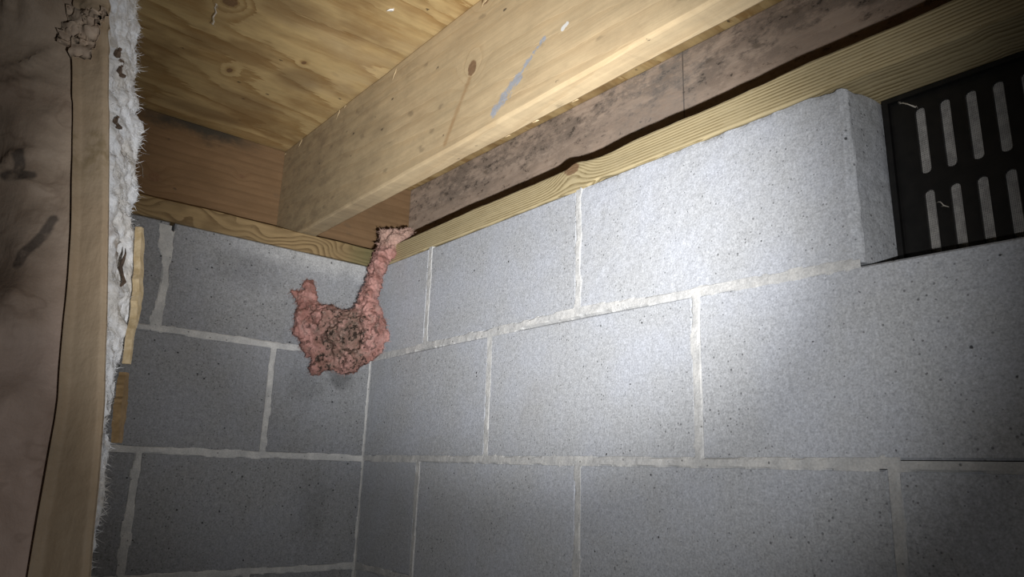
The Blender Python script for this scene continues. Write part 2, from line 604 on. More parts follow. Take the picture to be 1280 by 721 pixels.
def mortar_mesh(courses, to_world, hmax, zmin, zmax, seed, res=0.0025, crack=False, skip_open=False):
    H = np.arange(0, hmax + res, res)
    Z = np.arange(zmin, zmax, res)
    hh, zz = np.meshgrid(H, Z, indexing='ij')
    wig = fbm(hh * 28, zz * 28, 0, 3, seed) * 0.0011
    d = np.full(hh.shape, 9.0)
    for i, (zb, zt, vj) in enumerate(courses):
        zb_, zt_ = zb(hh), zt(hh)
        dh = np.abs(zz - zb_ + wig) if i < len(courses) - 1 else np.full(hh.shape, 9.0)
        if skip_open and i == 0:
            dh = np.where((hh > OPEN0 + 0.003) & (hh < OPEN1 - 0.003), 9.0, dh)
        d = np.minimum(d, dh)
        inside = (zz > zb_ - 0.002) & (zz < zt_ + 0.002)
        for j in vj:
            w = 0.0022 if j == 0.0 else 0.0
            if skip_open and i == 0 and j > 1.0:
                continue
            dv = np.abs(hh - j + wig * 1.2) + w
            d = np.where(inside, np.minimum(d, dv), d)
    n = fbm(hh * 55, zz * 55, 1.0, 4, seed + 3)
    n2 = fbm(hh * 12, zz * 12, 4.0, 2, seed + 5)
    half = np.maximum(0.0056 + 0.0019 * n + 0.0016 * n2, 0.0046)
    rough = fbm(hh * 160, zz * 160, 2.0, 2, seed + 9) * 0.00035
    dep = -0.0007 + rough + sstep(0, 0.0035, d - half) * 0.0065
    dep = dep + 0.0006 * n2
    if crack:
        pass
    if not crack:
        dep = dep + 0.03 * (np.abs(hh - 0.4163) < 0.007) * (zz > 0.382 + 0.003 * n)
        hb = np.interp(zz, [.21, .27, .33, .345, .39], [.428, .4225, .4235, .436, .438]) + 0.0035 * n
        sm = sstep(0.0025, -0.0005, hh - hb) * (hh > 0.416) * (zz > 0.207) * (zz < 0.389)
        dep = np.where(sm > 0.02, np.minimum(dep, 0.004 - 0.0050 * sm + rough), dep)
        d = np.where(sm > 0.0, np.minimum(d, 0.01), d)
    keep = d < 0.017
    if skip_open:
        keep &= ~((hh > OPEN0 - 0.004) & (hh < OPEN1 + 0.004) & (zz > z1_right(hh) + 0.0045))
    W = to_world(hh, dep, zz)
    V = np.stack([np.broadcast_to(w, hh.shape).ravel() for w in W], 1)
    idx = np.arange(hh.size).reshape(hh.shape)
    q = np.stack([idx[:-1, :-1], idx[1:, :-1], idx[1:, 1:], idx[:-1, 1:]], -1)
    kq = keep[:-1, :-1] & keep[1:, :-1] & keep[1:, 1:] & keep[:-1, 1:]
    if crack:
        hc, zq = hh[:-1, :-1] + res / 2, zz[:-1, :-1] + res / 2
        kq &= ~((hc > 1.036) & (zq > 0.0035) & (zq < 0.0088))
        kq &= ~((hc > 1.0145) & (hc < 1.0226) & (zq < -0.0045) & (zq > -0.193))
    q = q[kq]
    used = np.unique(q)
    rem = np.full(hh.size, -1)
    rem[used] = np.arange(len(used))
    return V[used], rem[q]


def tw_right(h, d, z): return (h, d, z)
def tw_left(h, d, z): return (-d, -h, z)


def build_wall(name, courses, tw, hmax, mat, label, seed, right):
    V, F = mortar_mesh(courses, tw, hmax, FLOOR_Z, 0.4115, seed, crack=right, skip_open=right)
    mb_v, mb_f = V.tolist(), F.tolist()

    def core(h0, h1, z0, z1):
        nonlocal mb_v, mb_f
        n = len(mb_v)
        P = [tw(h, d, z) for h in (h0, h1) for d in (0.052, 0.19) for z in (z0, z1)]
        mb_v += P
        mb_f += [[i + n for i in q] for q in box(0, 1, 0, 1, 0, 1)[1]]
    e = -0.19 if not right else 0.0
    if right:
        core(0, hmax, FLOOR_Z, 0.196)
        core(0, 0.606, 0.196, 0.3955)
        core(OPEN1 + 0.01, hmax, 0.196, 0.404)
    else:
        core(e, hmax, FLOOR_Z, 0.3950)
    w = mesh_obj(name, mb_v, mb_f, MORTAR, smooth=False, base=tw(hmax / 2, 0, FLOOR_Z))
    tag(w, label=label, kind='structure')
    first = True
    for ci, (zb, zt, vj) in enumerate(courses):
        ends = vj + [hmax + 0.2]
        for k in range(len(vj)):
            h0, h1 = ends[k], min(ends[k + 1], hmax)
            if h0 >= hmax - 0.02:
                continue
            if right and ci == 0 and abs(h0 - OPEN0) < 1e-6:
                continue                                  # the vent opening
            a = h0 + (G if h0 > 0 else 0.0015)
            b = h1 - G
            if right and ci == 0 and abs(h1 - OPEN0) < 1e-6:
                bv, bf = end_block(a, OPEN0 + 0.002)
                blk = child('block', bv, bf, mat, w, smooth=False, label='chipped end block beside the vent opening')
                continue
            f0, f1, t0, t1 = [float(x) for x in (zb(a), zb(b), zt(a), zt(b))]
            top = 0.0 if ci == 0 else G
            j = lambda s: random.uniform(-s, s)
            bv, bf = block_mesh(a + j(.0006), b + j(.0006), f0 + G + j(.0006), f1 + G + j(.0006), t0 - top + min(0, j(.0006)), t1 - top + min(0, j(.0006)), 0.06, tw)
            dp = j(0.0007)
            bv = [tuple(np.array(p) + (np.array(tw(0, dp, 0)) if True else 0)) for p in bv]
            child('block', bv, bf, mat, w)
    return w


def end_block(h0, h1):
    """block with a free end face at the vent opening: worn arris, chipped top corner"""
    nx, nz, ny = 90, 46, 40
    v, f = [], []

    def pt(s, d, t):
        """s 0..1 across front, d depth metres, t 0..1 height"""
        x = h0 + (h1 - h0) * s
        zb, zt = float(z1_right(x)) + G, float(ztop_right(x)) - 0.0003
        return [x, d, zb + (zt - zb) * t]
    sc = np.r_[np.linspace(0, 0.9, nx - 24, endpoint=False), np.linspace(0.9, 1, 25)]
    tc = np.linspace(0, 1, nz)
    dc = np.r_[np.linspace(0, 0.012, 10, endpoint=False), np.linspace(0.012, 0.19, ny - 10)]
    path = [(s, 0.0) for s in sc] + [(1.0, d) for d in dc[1:]]
    n = len(path)
    P = np.array([[pt(s, d, t) for t in tc] for s, d in path])       # n, nz, 3
    X, Y, Z = P[..., 0], P[..., 1], P[..., 2]
    nn = fbm(X * 60 + 3, Y * 60, Z * 60, 4, 91)
    n2 = fbm(X * 16, Y * 16 + 4, Z * 16, 3, 92)
    # rounded vertical arris
    ex = h1 - X
    r = 0.0065 + 0.0025 * n2
    arr = np.clip(1 - np.sqrt(ex ** 2 + Y ** 2) / r, 0, 1) ** 1.3 * r * 0.62
    X = X - arr * 0.75
    Y = Y + arr * 0.75
    # top edge: chipped near the corner, worn along the rest
    top = ztop_right(X) - Z
    chip = sstep(0.05, 0.0, ex) * sstep(0.055, 0.0, Y) * 0.007
    worn = 0.0006 + 0.0010 * n2 + chip * (0.7 + 0.5 * nn)
    Z = Z - np.clip(1 - top / 0.03, 0, 1) * worn * 1.0
    fr = np.clip(1 - np.abs(Y) / 0.004, 0, 1) * np.clip(1 - top / 0.006, 0, 1)
    Y = Y + fr * (0.0012 + 0.001 * nn)
    bot = Z - z1_right(X) - G
    lift = np.clip(1 - ex / 0.10, 0, 1) * np.clip(1 - bot / 0.02, 0, 1) * np.clip(1 - Y / 0.2, 0, 1)
    Z = Z - lift * 0.0035
    X = X + np.where(Y > 0.008, 0.0006 * nn, 0) + (0.22 - 0.10 * np.clip((Z - 0.21) / 0.19, 0, 1)) * np.clip(Y, 0, 0.062)
    Y = Y + np.where(ex > 0.008, 0.0004 * nn, 0)
    V = np.stack([X, Y, Z], -1).reshape(-1, 3)
    idx = np.arange(n * nz).reshape(n, nz)
    F = np.stack([idx[:-1, :-1], idx[1:, :-1], idx[1:, 1:], idx[:-1, 1:]], -1).reshape(-1, 4).tolist()
    V = V.tolist()
    b0 = len(V)
    V += [pt(0, 0.19, 0), pt(0, 0.19, 1)]
    F += [[b0, idx[0, 0], idx[0, nz - 1], b0 + 1], [b0, b0 + 1, idx[n - 1, nz - 1], idx[n - 1, 0]]]
    F.append([b0] + [int(i) for i in idx[::-1, 0]])
    F.append([b0 + 1] + [int(i) for i in idx[:, nz - 1]])
    return V, F


wall_right = build_wall('wall_right', COURSES_R, tw_right, 2.25, BLOCK_R, 'pale grey concrete block wall holding the black vent', 21, True)
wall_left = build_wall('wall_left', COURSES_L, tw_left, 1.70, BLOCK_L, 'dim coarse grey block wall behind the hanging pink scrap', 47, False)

# floor: bare soil
n = 60
gx, gy = np.meshgrid(np.linspace(-0.05, 2.3, n), np.linspace(-1.75, 0.05, n), indexing='ij')
gz = FLOOR_Z + 0.006 + fbm(gx * 4, gy * 4, 0, 4, 5) * 0.008
idx = np.arange(n * n).reshape(n, n)
F = np.stack([idx[:-1, :-1], idx[1:, :-1], idx[1:, 1:], idx[:-1, 1:]], -1).reshape(-1, 4)
tag(mesh_obj('floor', np.stack([gx, gy, gz], -1).reshape(-1, 3), F, DIRT, smooth=True, base=(1.1, -0.85, FLOOR_Z)),
    label='bare soil ground of the crawl space', kind='structure')

# ceiling: plywood subfloor
CEIL = 0.660
v, f = box(-0.18, 2.3, -1.75, 0.194, CEIL, CEIL + 0.019)
tag(mesh_obj('ceiling', v, f, PLY, base=(1.06, -0.78, CEIL)), label='yellow plywood subfloor with brown swirling grain', kind='structure')


# ------------------------------------------------------------------ lumber
def plank(length_axis, l0, l1, a0, a1, zb, zt, seed, wob=0.0010, ease=0.003, step=0.012, front_lo=True, edge=None):
    """board as a rounded-corner section swept along x or y with hand-worn edges.
    a0..a1 = thickness axis; zb/zt functions of the length coordinate"""
    ts = np.arange(l0, l1 + step * 0.5, step)
    ts[-1] = l1
    sec = []          # (thickness fraction offset, z offset flag)
    e = ease
    ring = [(a0, 'b', 0, e), (a0, 'b', e * 0.3, e * 0.3), (a0, 'b', e, 0), (a1, 'b', -e, 0), (a1, 'b', -e * 0.3, e * 0.3), (a1, 'b', 0, e),
            (a1, 't', 0, -e), (a1, 't', -e * 0.3, -e * 0.3), (a1, 't', -e, 0), (a0, 't', e, 0), (a0, 't', e * 0.3, -e * 0.3), (a0, 't', 0, -e)]
    k = len(ring)
    V = []
    for i, t in enumerate(ts):
        b, tp = float(zb(t)), float(zt(t))
        for q, (a, w, da, dz) in enumerate(ring):
            z = (b if w == 'b' else tp) + dz
            nz = fbm(t * 9 + q // 3 * 7.1, seed, 0, 3, seed) * wob
            nz2 = fbm(t * 40 + q // 3 * 3.3, seed + 4, 0, 2, seed) * wob * 0.5
            dzz = float(nz + nz2)
            if edge:
                dzz += edge(t, q)
            p = (t, a + da, z + dzz) if length_axis == 'x' else (a + da, t, z + dzz)
            V.append(p)
    F = []
    for i in range(len(ts) - 1):
        for q in range(k):
            q2 = (q + 1) % k
            F.append((i * k + q, i * k + q2, (i + 1) * k + q2, (i + 1) * k + q))
    F.append(tuple(range(k))[::-1])
    F.append(tuple((len(ts) - 1) * k + q for q in range(k)))
    return V, F


def sill_r_bot(x): return 0.3962 + 0.0066 * x
def sill_r_top(x): return 0.4345 + 0.0100 * x


def sill_edge(t, q):
    # wane bump at the knot and notch beside it, on both front edges
    if q in (9, 10, 11):
        return 0.0045 * math.exp(-((t - 0.600) / 0.016) ** 2) - 0.003 * math.exp(-((t - 0.665) / 0.03) ** 2)
    if q in (0, 1, 2):
        return -0.0040 * math.exp(-((t - 0.600) / 0.03) ** 2) + 0.0035 * math.exp(-((t - 0.655) / 0.02) ** 2)
    return 0.0


v, f = plank('x', 0.001, 2.25, -0.0012, 0.184, sill_r_bot, sill_r_top, 3, wob=0.0011, ease=0.0025, edge=sill_edge, step=0.006)
tag(mesh_obj('sill_plate', v, f, SILL_R, smooth=False, base=(1.1, 0.09, 0.40)),
    'pressure-treated sill plate with straight ridged grain running over the vent', 'sill plate', 'sill plates on the block walls')
v, f = plank('y', -1.70, 0.184, -0.184, 0.0012, lambda t: 0.3958, lambda t: 0.4345, 8, wob=0.0010, ease=0.0025)
tag(mesh_obj('sill_plate', v, f, SILL_L, smooth=False, base=(-0.09, -0.76, 0.3958)),
    'brown sill plate with wavy swirling grain under the dark knotty rim board', 'sill plate', 'sill plates on the block walls')
v, f = plank('y', -1.70, 0.194, -0.180, -0.142, lambda t: 0.4352, lambda t: CEIL - 0.0006, 12, wob=0.0006)
tag(mesh_obj('rim_joist', v, f, RIM, base=(-0.161, -0.75, 0.435)),
    'reddish brown rim joist with a dark knot, standing on the wavy-grained sill', 'joist')
v, f = plank('x', -0.141, 2.25, 0.149, 0.187, lambda t: sill_r_top(t) + 0.001, lambda t: CEIL - 0.0006, 15, wob=0.0006)
tag(mesh_obj('band_joist', v, f, BAND, base=(1.05, 0.175, 0.445)),
    'dark mouldy band joist with a thin vertical seam, behind the pale joist', 'joist')
v, f = plank('x', -0.141, 2.25, -0.1785, -0.1405, lambda t: 0.4362 + 0.004 * max(t, 0), lambda t: CEIL - 0.0006, 18, wob=0.0007, ease=0.0042)
joist = tag(mesh_obj('floor_joist', v, f, JOIST, base=(1.05, -0.16, 0.437)),
            'pale yellow pine floor joist with a blue-grey scrape and a round knot', 'joist')


def sliver(p0, p1, w, t):
    """wedge-shaped splinter lying from p0 to p1"""
    p0, p1 = np.array(p0, float), np.array(p1, float)
    ax = p1 - p0
    s = np.cross(ax, (0, 1, 0.2)); s /= np.linalg.norm(s)
    u = np.cross(s, ax); u /= np.linalg.norm(u)
    V = []
    for k, (q, ww) in enumerate(((0, .5), (.25, 1.0), (.6, .8), (1, .12))):
        c = p0 + ax * q + u * t * (0.6 if k == 1 else 0.0)
        for a, b in ((-1, -1), (1, -1), (1, 1), (-1, 1)):
            V.append(c + s * w * ww * a * 0.5 + u * t * b * 0.5 * ww)
    F = [(3, 2, 1, 0), (12, 13, 14, 15)]
    for k in range(3):
        for j in range(4):
            j2 = (j + 1) % 4
            F.append((k * 4 + j, k * 4 + j2, k * 4 + 4 + j2, k * 4 + 4 + j))
    return V, F


YF = -0.1790
for (x, z, dx, dz, w) in ((0.338, 0.650, -0.004, -0.022, 0.0022), (0.124, 0.656, -0.003, -0.020, 0.0022), (-0.052, 0.656, -0.003, -0.018, 0.0020),
                          (0.148, 0.657, 0.004, -0.010, 0.0016), (0.590, 0.655, -0.004, -0.018, 0.0030), (0.60, 0.652, -0.012, -0.012, 0.0020),
                          (-0.136, 0.652, 0.003, -0.008, 0.0025)):
    v, f = sliver((x, YF, z), (x + dx, YF - 0.0035, z + dz), w, 0.0014)
    child('splinter', v, f, SPLINTER, joist)
for (x, w) in ((0.66, 0.004), (0.735, 0.0035), (0.60, 0.003)):
    v, f = sliver((x, -0.1435, 0.4385 + 0.004 * x), (x + 0.011, -0.139, 0.4375 + 0.004 * x), w, 0.002)
    child('splinter', v, f, SPLINTER, joist)


# ------------------------------------------------------------------ foundation vent
def build_vent():
    YV = 0.066
    X0, X1, Z0, Z1 = 1.0275, 1.427, 0.1975, 0.3985
    vent = empty('foundation_vent', ((X0 + X1) / 2, YV, Z0))
    tag(vent, 'black plastic foundation vent with two rows of rounded slots in the block opening', 'vent')
    px, sw, n = 0.0247, 0.0052, 15
    xs = [1.0630 + px * i for i in range(n)]
    rows = ((0.2100, 0.2845), (0.3025, 0.3800))
    zs_mid = (Z0 + 0.004, 0.2935, Z1 - 0.006)
    mb = MB()
    th = 0.004
    for (za, zb), (c0, c1) in zip(rows, ((zs_mid[0], zs_mid[1]), (zs_mid[1], zs_mid[2]))):
        for x in xs:
            cx0, cx1 = x - px / 2, x + px / 2
            # slot outline, rounded ends
            ring = []
            for k in range(9):
                a = math.pi * k / 8
                ring.append((x + sw * math.cos(a), zb - sw + sw * math.sin(a)))
            for k in range(9):
                a = math.pi + math.pi * k / 8
                ring.append((x + sw * math.cos(a), za + sw + sw * math.sin(a)))
            m = len(ring)
            outer = []
            for (rx, rz) in ring:
                dx, dz = rx - x, rz - (c0 + c1) / 2
                sx = (px / 2) / abs(dx) if abs(dx) > 1e-9 else 1e9
                if rz > zb - sw + 1e-9 or rz < za + sw - 1e-9:
                    # project end arcs to the cell's top/bottom or side
                    cz = (zb - sw) if rz > (c0 + c1) / 2 else (za + sw)
                    ex, ez = rx - x, rz - cz
                    tx = (px / 2) / abs(ex) if abs(ex) > 1e-9 else 1e9
                    lim = (c1 - cz) if ez > 0 else (cz - c0)
                    tz = lim / abs(ez) if abs(ez) > 1e-9 else 1e9
                    t = min(tx, tz)
                    outer.append((x + ex * t, cz + ez * t))
                else:
                    outer.append((cx1 if dx > 0 else cx0, rz))
            base = len(mb.v)
            for y in (YV, YV + th):
                mb.v += [(a, y, b) for a, b in ring] + [(a, y, b) for a, b in outer]
            for k in range(m):
                k2 = (k + 1) % m
                A, B = base + k, base + k2
                mb.f.append((A, B, B + m, A + m))                           # front
                mb.f.append((A + 2 * m, A + 3 * m, B + 3 * m, B + 2 * m))   # back
                mb.f.append((A, A + 2 * m, B + 2 * m, B))                   # slot wall
            # corner fills
            for q, (ccx, ccz) in enumerate(((cx1, c1), (cx0, c1), (cx0, c0), (cx1, c0))):
                k1 = min(range(m), key=lambda k: (abs(outer[k][0] - ccx) > 1e-6, abs(outer[k][1] - ccz)))
                k2 = min(range(m), key=lambda k: (abs(outer[k][1] - ccz) > 1e-6, abs(outer[k][0] - ccx)))
                if k1 != k2:
                    c = len(mb.v)
                    mb.v.append((ccx, YV, ccz))
                    ks = sorted((k1, k2))
                    if ks == [0, m - 1]:
                        ks = ks[::-1]
                    seq = []
                    k = ks[0]
                    while True:
                        seq.append(k)
                        if k == ks[1] or len(seq) > 9:
                            break
                        k = (k + 1) % m
                    mb.f.append(tuple([c] + [base + m + k for k in seq]))
    grille = child('slotted_grille', mb.v, mb.f, VENT_BLACK, vent)
    # raised surround
    fr = MB()
    xa, xb = xs[0] - px / 2, xs[-1] + px / 2
    for b in ((X0, xa, Z0, Z1), (xb, X1, Z0, Z1), (xa, xb, Z0, zs_mid[0]), (xa, xb, zs_mid[2], Z1)):
        fr.add(*box(b[0], b[1], YV, YV + 0.006, b[2], b[3]))
    for b in ((X0, X0 + 0.006, Z0, Z1), (X1 - 0.006, X1, Z0, Z1), (X0 + 0.006, X1 - 0.006, Z0, Z0 + 0.005), (X0 + 0.006, X1 - 0.006, Z1 - 0.005, Z1)):
        fr.add(*box(b[0], b[1], YV - 0.006, YV + 0.05, b[2], b[3]))
    child('frame', fr.v, fr.f, VENT_BLACK, vent)
    wi = MB()
    p = 0.00155
    r = 0.00028
    x = X0 + 0.008
    while x < X1 - 0.008:
        wi.add(*box(x - r, x + r, YV + th + 0.0010, YV + th + 0.0016, Z0 + 0.006, Z1 - 0.006))
        x += p * random.uniform(0.93, 1.07)
    z = Z0 + 0.008
    while z < Z1 - 0.008:
        wi.add(*box(X0 + 0.008, X1 - 0.008, YV + th + 0.0005, YV + th + 0.0011, z - r, z + r))
        z += p * random.uniform(0.93, 1.07)
    scr = child('insect_screen', wi.v, wi.f, WIRE, vent, kind='stuff')
    v, f = box(X0 + 0.007, X1 - 0.007, YV + 0.014, YV + 0.018, Z0 + 0.006, Z1 - 0.006)
    child('closed_flap', v, f, FLAP, vent)
    return vent


vent = build_vent()


# ------------------------------------------------------------------ fibrous bodies
def fibres(points, normals, length, width, count, spread=0.9):
    V, F = [], []
    N = len(points)
    ids = RNG.integers(0, N, count)
    for i in ids:
        p = points[i]
        d = normals[i] + RNG.normal(0, spread, 3)
        d /= np.linalg.norm(d) + 1e-9
        L = length * RNG.uniform(0.3, 1.25)
        s = np.cross(d, RNG.normal(0, 1, 3)); s /= np.linalg.norm(s) + 1e-9
        bend = RNG.normal(0, 0.35, 3) * L
        mid = p + d * L * 0.5 + bend * 0.3
        end = p + d * L + bend
        w = width * RNG.uniform(0.6, 1.3)
        b = len(V)
        V += [p - d * 0.002 - s * w, p - d * 0.002 + s * w, mid + s * w * 0.7, mid - s * w * 0.7, end]
        F += [(b, b + 1, b + 2, b + 3), (b + 3, b + 2, b + 4)]
    return np.array(V), F


def mat_pink():
    M = Mat('pink_fibreglass')
    n = M.noise(26, 4, 0.6)
    n2 = M.noise(95, 4, 0.65)
    n3 = M.noise(420, 3, 0.6)
    col = M.mix(n.step(0.38, 0.62), (0.32, 0.16, 0.135), (0.48, 0.27, 0.24))
    col = M.mulval(col, (n3 - 0.5) * 0.7 + (n2 - 0.5) * 0.35 + 0.95)
    # grimy grey-brown core and black flecks
    ea, eb, ec = M.x - 0.092, M.y + 0.115, (M.z - 0.222) * 0.72
    dist = (ea * ea + eb * eb + ec * ec).sqrt() + (n - 0.5) * 0.07
    grime = dist.step(0.070, 0.022)
    col = M.mix(grime * (n2.step(0.3, 0.6) * 0.55 + 0.35), col, (0.19, 0.14, 0.11))
    fleck = (n2 + (n3 - 0.5) * 0.25).step(0.53, 0.60) * (dist.step(0.10, 0.04) * 0.9 + 0.12)
    col = M.mix(fleck, col, (0.035, 0.025, 0.02))
    grey = M.noise(60, 4, 0.6).step(0.5, 0.68)
    col = M.mix(grey * 0.35, col, (0.34, 0.27, 0.235))
    top = (M.z + (n - 0.5) * 0.03).step(0.405, 0.45)
    col = M.mix(top * 0.6, col, (0.46, 0.34, 0.27))
    return M.out(col, 0.95, n3 * 0.6 + n2, 0.7, 0.003, 0.1)


PINK = mat_pink()


def poly_sd(px, py, poly):
    """signed distance (positive inside)"""
    P = np.array(poly)
    Q = np.roll(P, -1, 0)
    d = np.full(px.shape, 9.0)
    ins = np.zeros(px.shape, bool)
    for (x0, y0), (x1, y1) in zip(P, Q):
        ex, ey = x1 - x0, y1 - y0
        t = np.clip(((px - x0) * ex + (py - y0) * ey) / (ex * ex + ey * ey + 1e-12), 0, 1)
        d = np.minimum(d, np.hypot(px - x0 - t * ex, py - y0 - t * ey))
        c = ((y0 > py) != (y1 > py)) & (px < (x1 - x0) * (py - y0) / (y1 - y0 + 1e-12) + x0)
        ins ^= c
    return np.where(ins, d, -d)


SCRAP = [(-0.3888, 0.3376), (-0.3807, 0.319), (-0.3758, 0.2951), (-0.3683, 0.2873), (-0.3538, 0.2825), (-0.3474, 0.2854), (-0.338, 0.2788),
         (-0.3197, 0.2773), (-0.3022, 0.2842), (-0.2951, 0.2924), (-0.2941, 0.3112), (-0.2854, 0.333), (-0.2822, 0.3575), (-0.2787, 0.3795),
         (-0.2721, 0.3963), (-0.2683, 0.4158), (-0.2678, 0.4437), (-0.249, 0.4416), (-0.2329, 0.4393), (-0.2095, 0.4485), (-0.1902, 0.438),
         (-0.2105, 0.4233), (-0.2197, 0.4036), (-0.2291, 0.3867), (-0.2415, 0.3753), (-0.2477, 0.3532), (-0.2537, 0.3286), (-0.2595, 0.3016),
         (-0.2531, 0.2858), (-0.2408, 0.2598), (-0.2337, 0.2338), (-0.2395, 0.2077), (-0.2532, 0.1866), (-0.2748, 0.1706), (-0.2937, 0.1547),
         (-0.3137, 0.1515), (-0.3371, 0.1584), (-0.3566, 0.1501), (-0.374, 0.147), (-0.38, 0.157), (-0.3795, 0.1774), (-0.3943, 0.1974),
         (-0.4097, 0.2228), (-0.415, 0.2383), (-0.4151, 0.2593), (-0.4101, 0.2753), (-0.4143, 0.2911), (-0.4261, 0.3041), (-0.4059, 0.3101),
         (-0.3995, 0.3238)]


def build_scrap():
    """torn pink batt: a strand stuffed over the sill corner, a matted lump hanging below it"""
    P0 = np.array((0.274, 0.1471, 0.0))
    r = np.array((0.632, 0.775, 0.0))
    fw = np.array((-0.775, 0.632, 0.0))
    res = 0.0016
    A = np.arange(-0.436, -0.180, res)
    B = np.arange(0.136, 0.460, res)
    a, b = np.meshgrid(A, B, indexing='ij')
    sd = poly_sd(a, b, SCRAP) + fbm(a * 90, b * 90, 0, 3, 61) * 0.0035 + fbm(a * 320, b * 320, 0, 2, 62) * 0.0012
    ins = sd > 0
    t = np.sqrt(np.clip(sd, 0, 0.05) * 0.030)
    n1 = fbm(a * 34, b * 34, 2, 4, 63)
    n2 = 1 - np.abs(fbm(a * 55, b * 55, 5, 3, 64))
    strand = sstep(0.29, 0.33, b)
    front = t * (0.95 + 0.65 * n1) + t / 0.03 * 0.012 * (n2 - 0.6)
    # deep hollows in the matted lump, rolls either side
    for (ca, cb, rad, k) in ((-0.300, 0.215, 0.020, 0.020), (-0.335, 0.250, 0.016, 0.012), (-0.345, 0.190, 0.014, 0.012), (-0.318, 0.180, 0.012, 0.012),
                             (-0.365, 0.215, 0.013, 0.012)):
        front = front - 1.7 * k * np.exp(-((a - ca) ** 2 + (b - cb) ** 2) / rad ** 2)
    for (ca, cb, rad, k) in ((-0.318, 0.235, 0.017, 0.013), (-0.355, 0.170, 0.014, 0.010), (-0.262, 0.235, 0.022, 0.010), (-0.385, 0.255, 0.018, 0.010),
                             (-0.300, 0.170, 0.014, 0.010)):
        front = front + 1.4 * k * np.exp(-((a - ca) ** 2 + (b - cb) ** 2) / rad ** 2)
    front = np.maximum(front, 0.25 * t)
    fine = (fbm(a * 150, b * 150, 1, 4, 65, 0.65) * 0.0030 + RNG.normal(0, 0.0006, a.shape)) * np.clip(t / 0.01, 0, 1)
    back = np.minimum(t * 0.5, 0.008)
    lean = sstep(0.285, 0.43, b)                       # the strand leans back to the corner

    def place(off):
        dep = -off + 0.092 * lean - 0.010 * sstep(-0.36, -0.42, a)
        W = P0 + a[..., None] * r * (1 + 0.067 * lean)[..., None] + fw * dep[..., None]
        W[..., 2] = b + 0.031 * lean
        return W
    Wf, Wb = place(front + fine), place(-back)
    idx = np.arange(a.size).reshape(a.shape)
    q = np.stack([idx[:-1, :-1], idx[1:, :-1], idx[1:, 1:], idx[:-1, 1:]], -1)
    k = ins[:-1, :-1] & ins[1:, :-1] & ins[1:, 1:] & ins[:-1, 1:]
    qf = q[k]
    N = a.size
    V = np.concatenate([Wf.reshape(-1, 3), Wb.reshape(-1, 3)])
    F = np.concatenate([qf, qf[:, ::-1] + N])
    # rim between the two skins
    kp = np.pad(k, 1)
    rim = []
    ii, jj = np.nonzero(k)
    for i, j in zip(ii, jj):
        if not kp[i, j + 1]:
            rim.append((idx[i, j], idx[i, j + 1], idx[i, j + 1] + N, idx[i, j] + N))
        if not kp[i + 2, j + 1]:
            rim.append((idx[i + 1, j + 1], idx[i + 1, j], idx[i + 1, j] + N, idx[i + 1, j + 1] + N))
        if not kp[i + 1, j]:
            rim.append((idx[i + 1, j], idx[i, j], idx[i, j] + N, idx[i + 1, j] + N))
        if not kp[i + 1, j + 2]:
            rim.append((idx[i, j + 1], idx[i + 1, j + 1], idx[i + 1, j + 1] + N, idx[i, j + 1] + N))
    F = np.concatenate([F, np.array(rim)])
    used = np.unique(F)
    rem = np.full(2 * N, -1)
    rem[used] = np.arange(len(used))
    V, F = V[used], rem[F]
    base = V.mean(0)
    base[2] = V[:, 2].min()
    root = empty('insulation_scrap', base)
    tag(root, 'torn pink fibreglass scrap with dirty centre hanging by a strand from the sill corner', 'insulation')
    child('matted_wool', V, F, PINK, root, smooth=True)
    edge = (sd > 0) & (sd < 0.004)
    ei, ej = np.nonzero(edge)
    pts = Wf[ei, ej]
    ga, gb = np.gradient(sd, res)
    nr = -(ga[ei, ej][:, None] * r + gb[ei, ej][:, None] * np.array((0, 0, 1.0)))
    nr = nr / (np.linalg.norm(nr, axis=1)[:, None] + 1e-9)
    fv, ff = fibres(pts, nr, 0.007, 0.00030, 1500, 0.6)
    body = np.nonzero(sd > 0.004)
    pts2 = Wf[body]
    nr2 = np.tile(-fw, (len(pts2), 1))
    gv, gf = fibres(pts2, nr2, 0.006, 0.00030, 4500, 1.1)
    allv = np.concatenate([fv, gv])
    allf = ff + [tuple(i + len(fv) for i in q) for q in gf]
    child('loose_fibres', allv, allf, PINK, root, kind='stuff')
    # wisps pulled out over the sill corner
    mb = MB()
    for s in range(9):
        p = np.array((random.uniform(-0.005, 0.06), random.uniform(-0.004, 0.022), random.uniform(0.440, 0.462)))
        pts = [p]
        for kx in range(5):
            pts.append(pts[-1] + np.array((random.uniform(-0.012, 0.012), random.uniform(-0.006, 0.006), random.uniform(-0.004, 0.005))))
        mb.add(*tube(pts, [0.0022, 0.003, 0.0028, 0.002, 0.0014, 0.0006], 6, 0.3))
    child('wisp', mb.v, mb.f, PINK, root, label='pale wisps caught on the sill corner')


build_scrap()


# ------------------------------------------------------------------ kraft-faced batt
def batt_edge(z):
    return np.stack([np.interp(z, [-0.5221, -0.0705, 0.0123, 0.0804, 0.1565, 0.2397, 0.3752, 0.5603, 0.66], [0.9896, 0.9118, 0.8944, 0.8799, 0.8654, 0.8538, 0.8364, 0.8148, 0.8032]),
                     np.interp(z, [-0.5221, -0.0705, 0.0123, 0.0804, 0.1565, 0.2397, 0.3752, 0.5603, 0.66], [-0.6192, -0.6376, -0.6414, -0.6472, -0.6553, -0.6653, -0.6824, -0.7053, -0.7176]), z], -1)


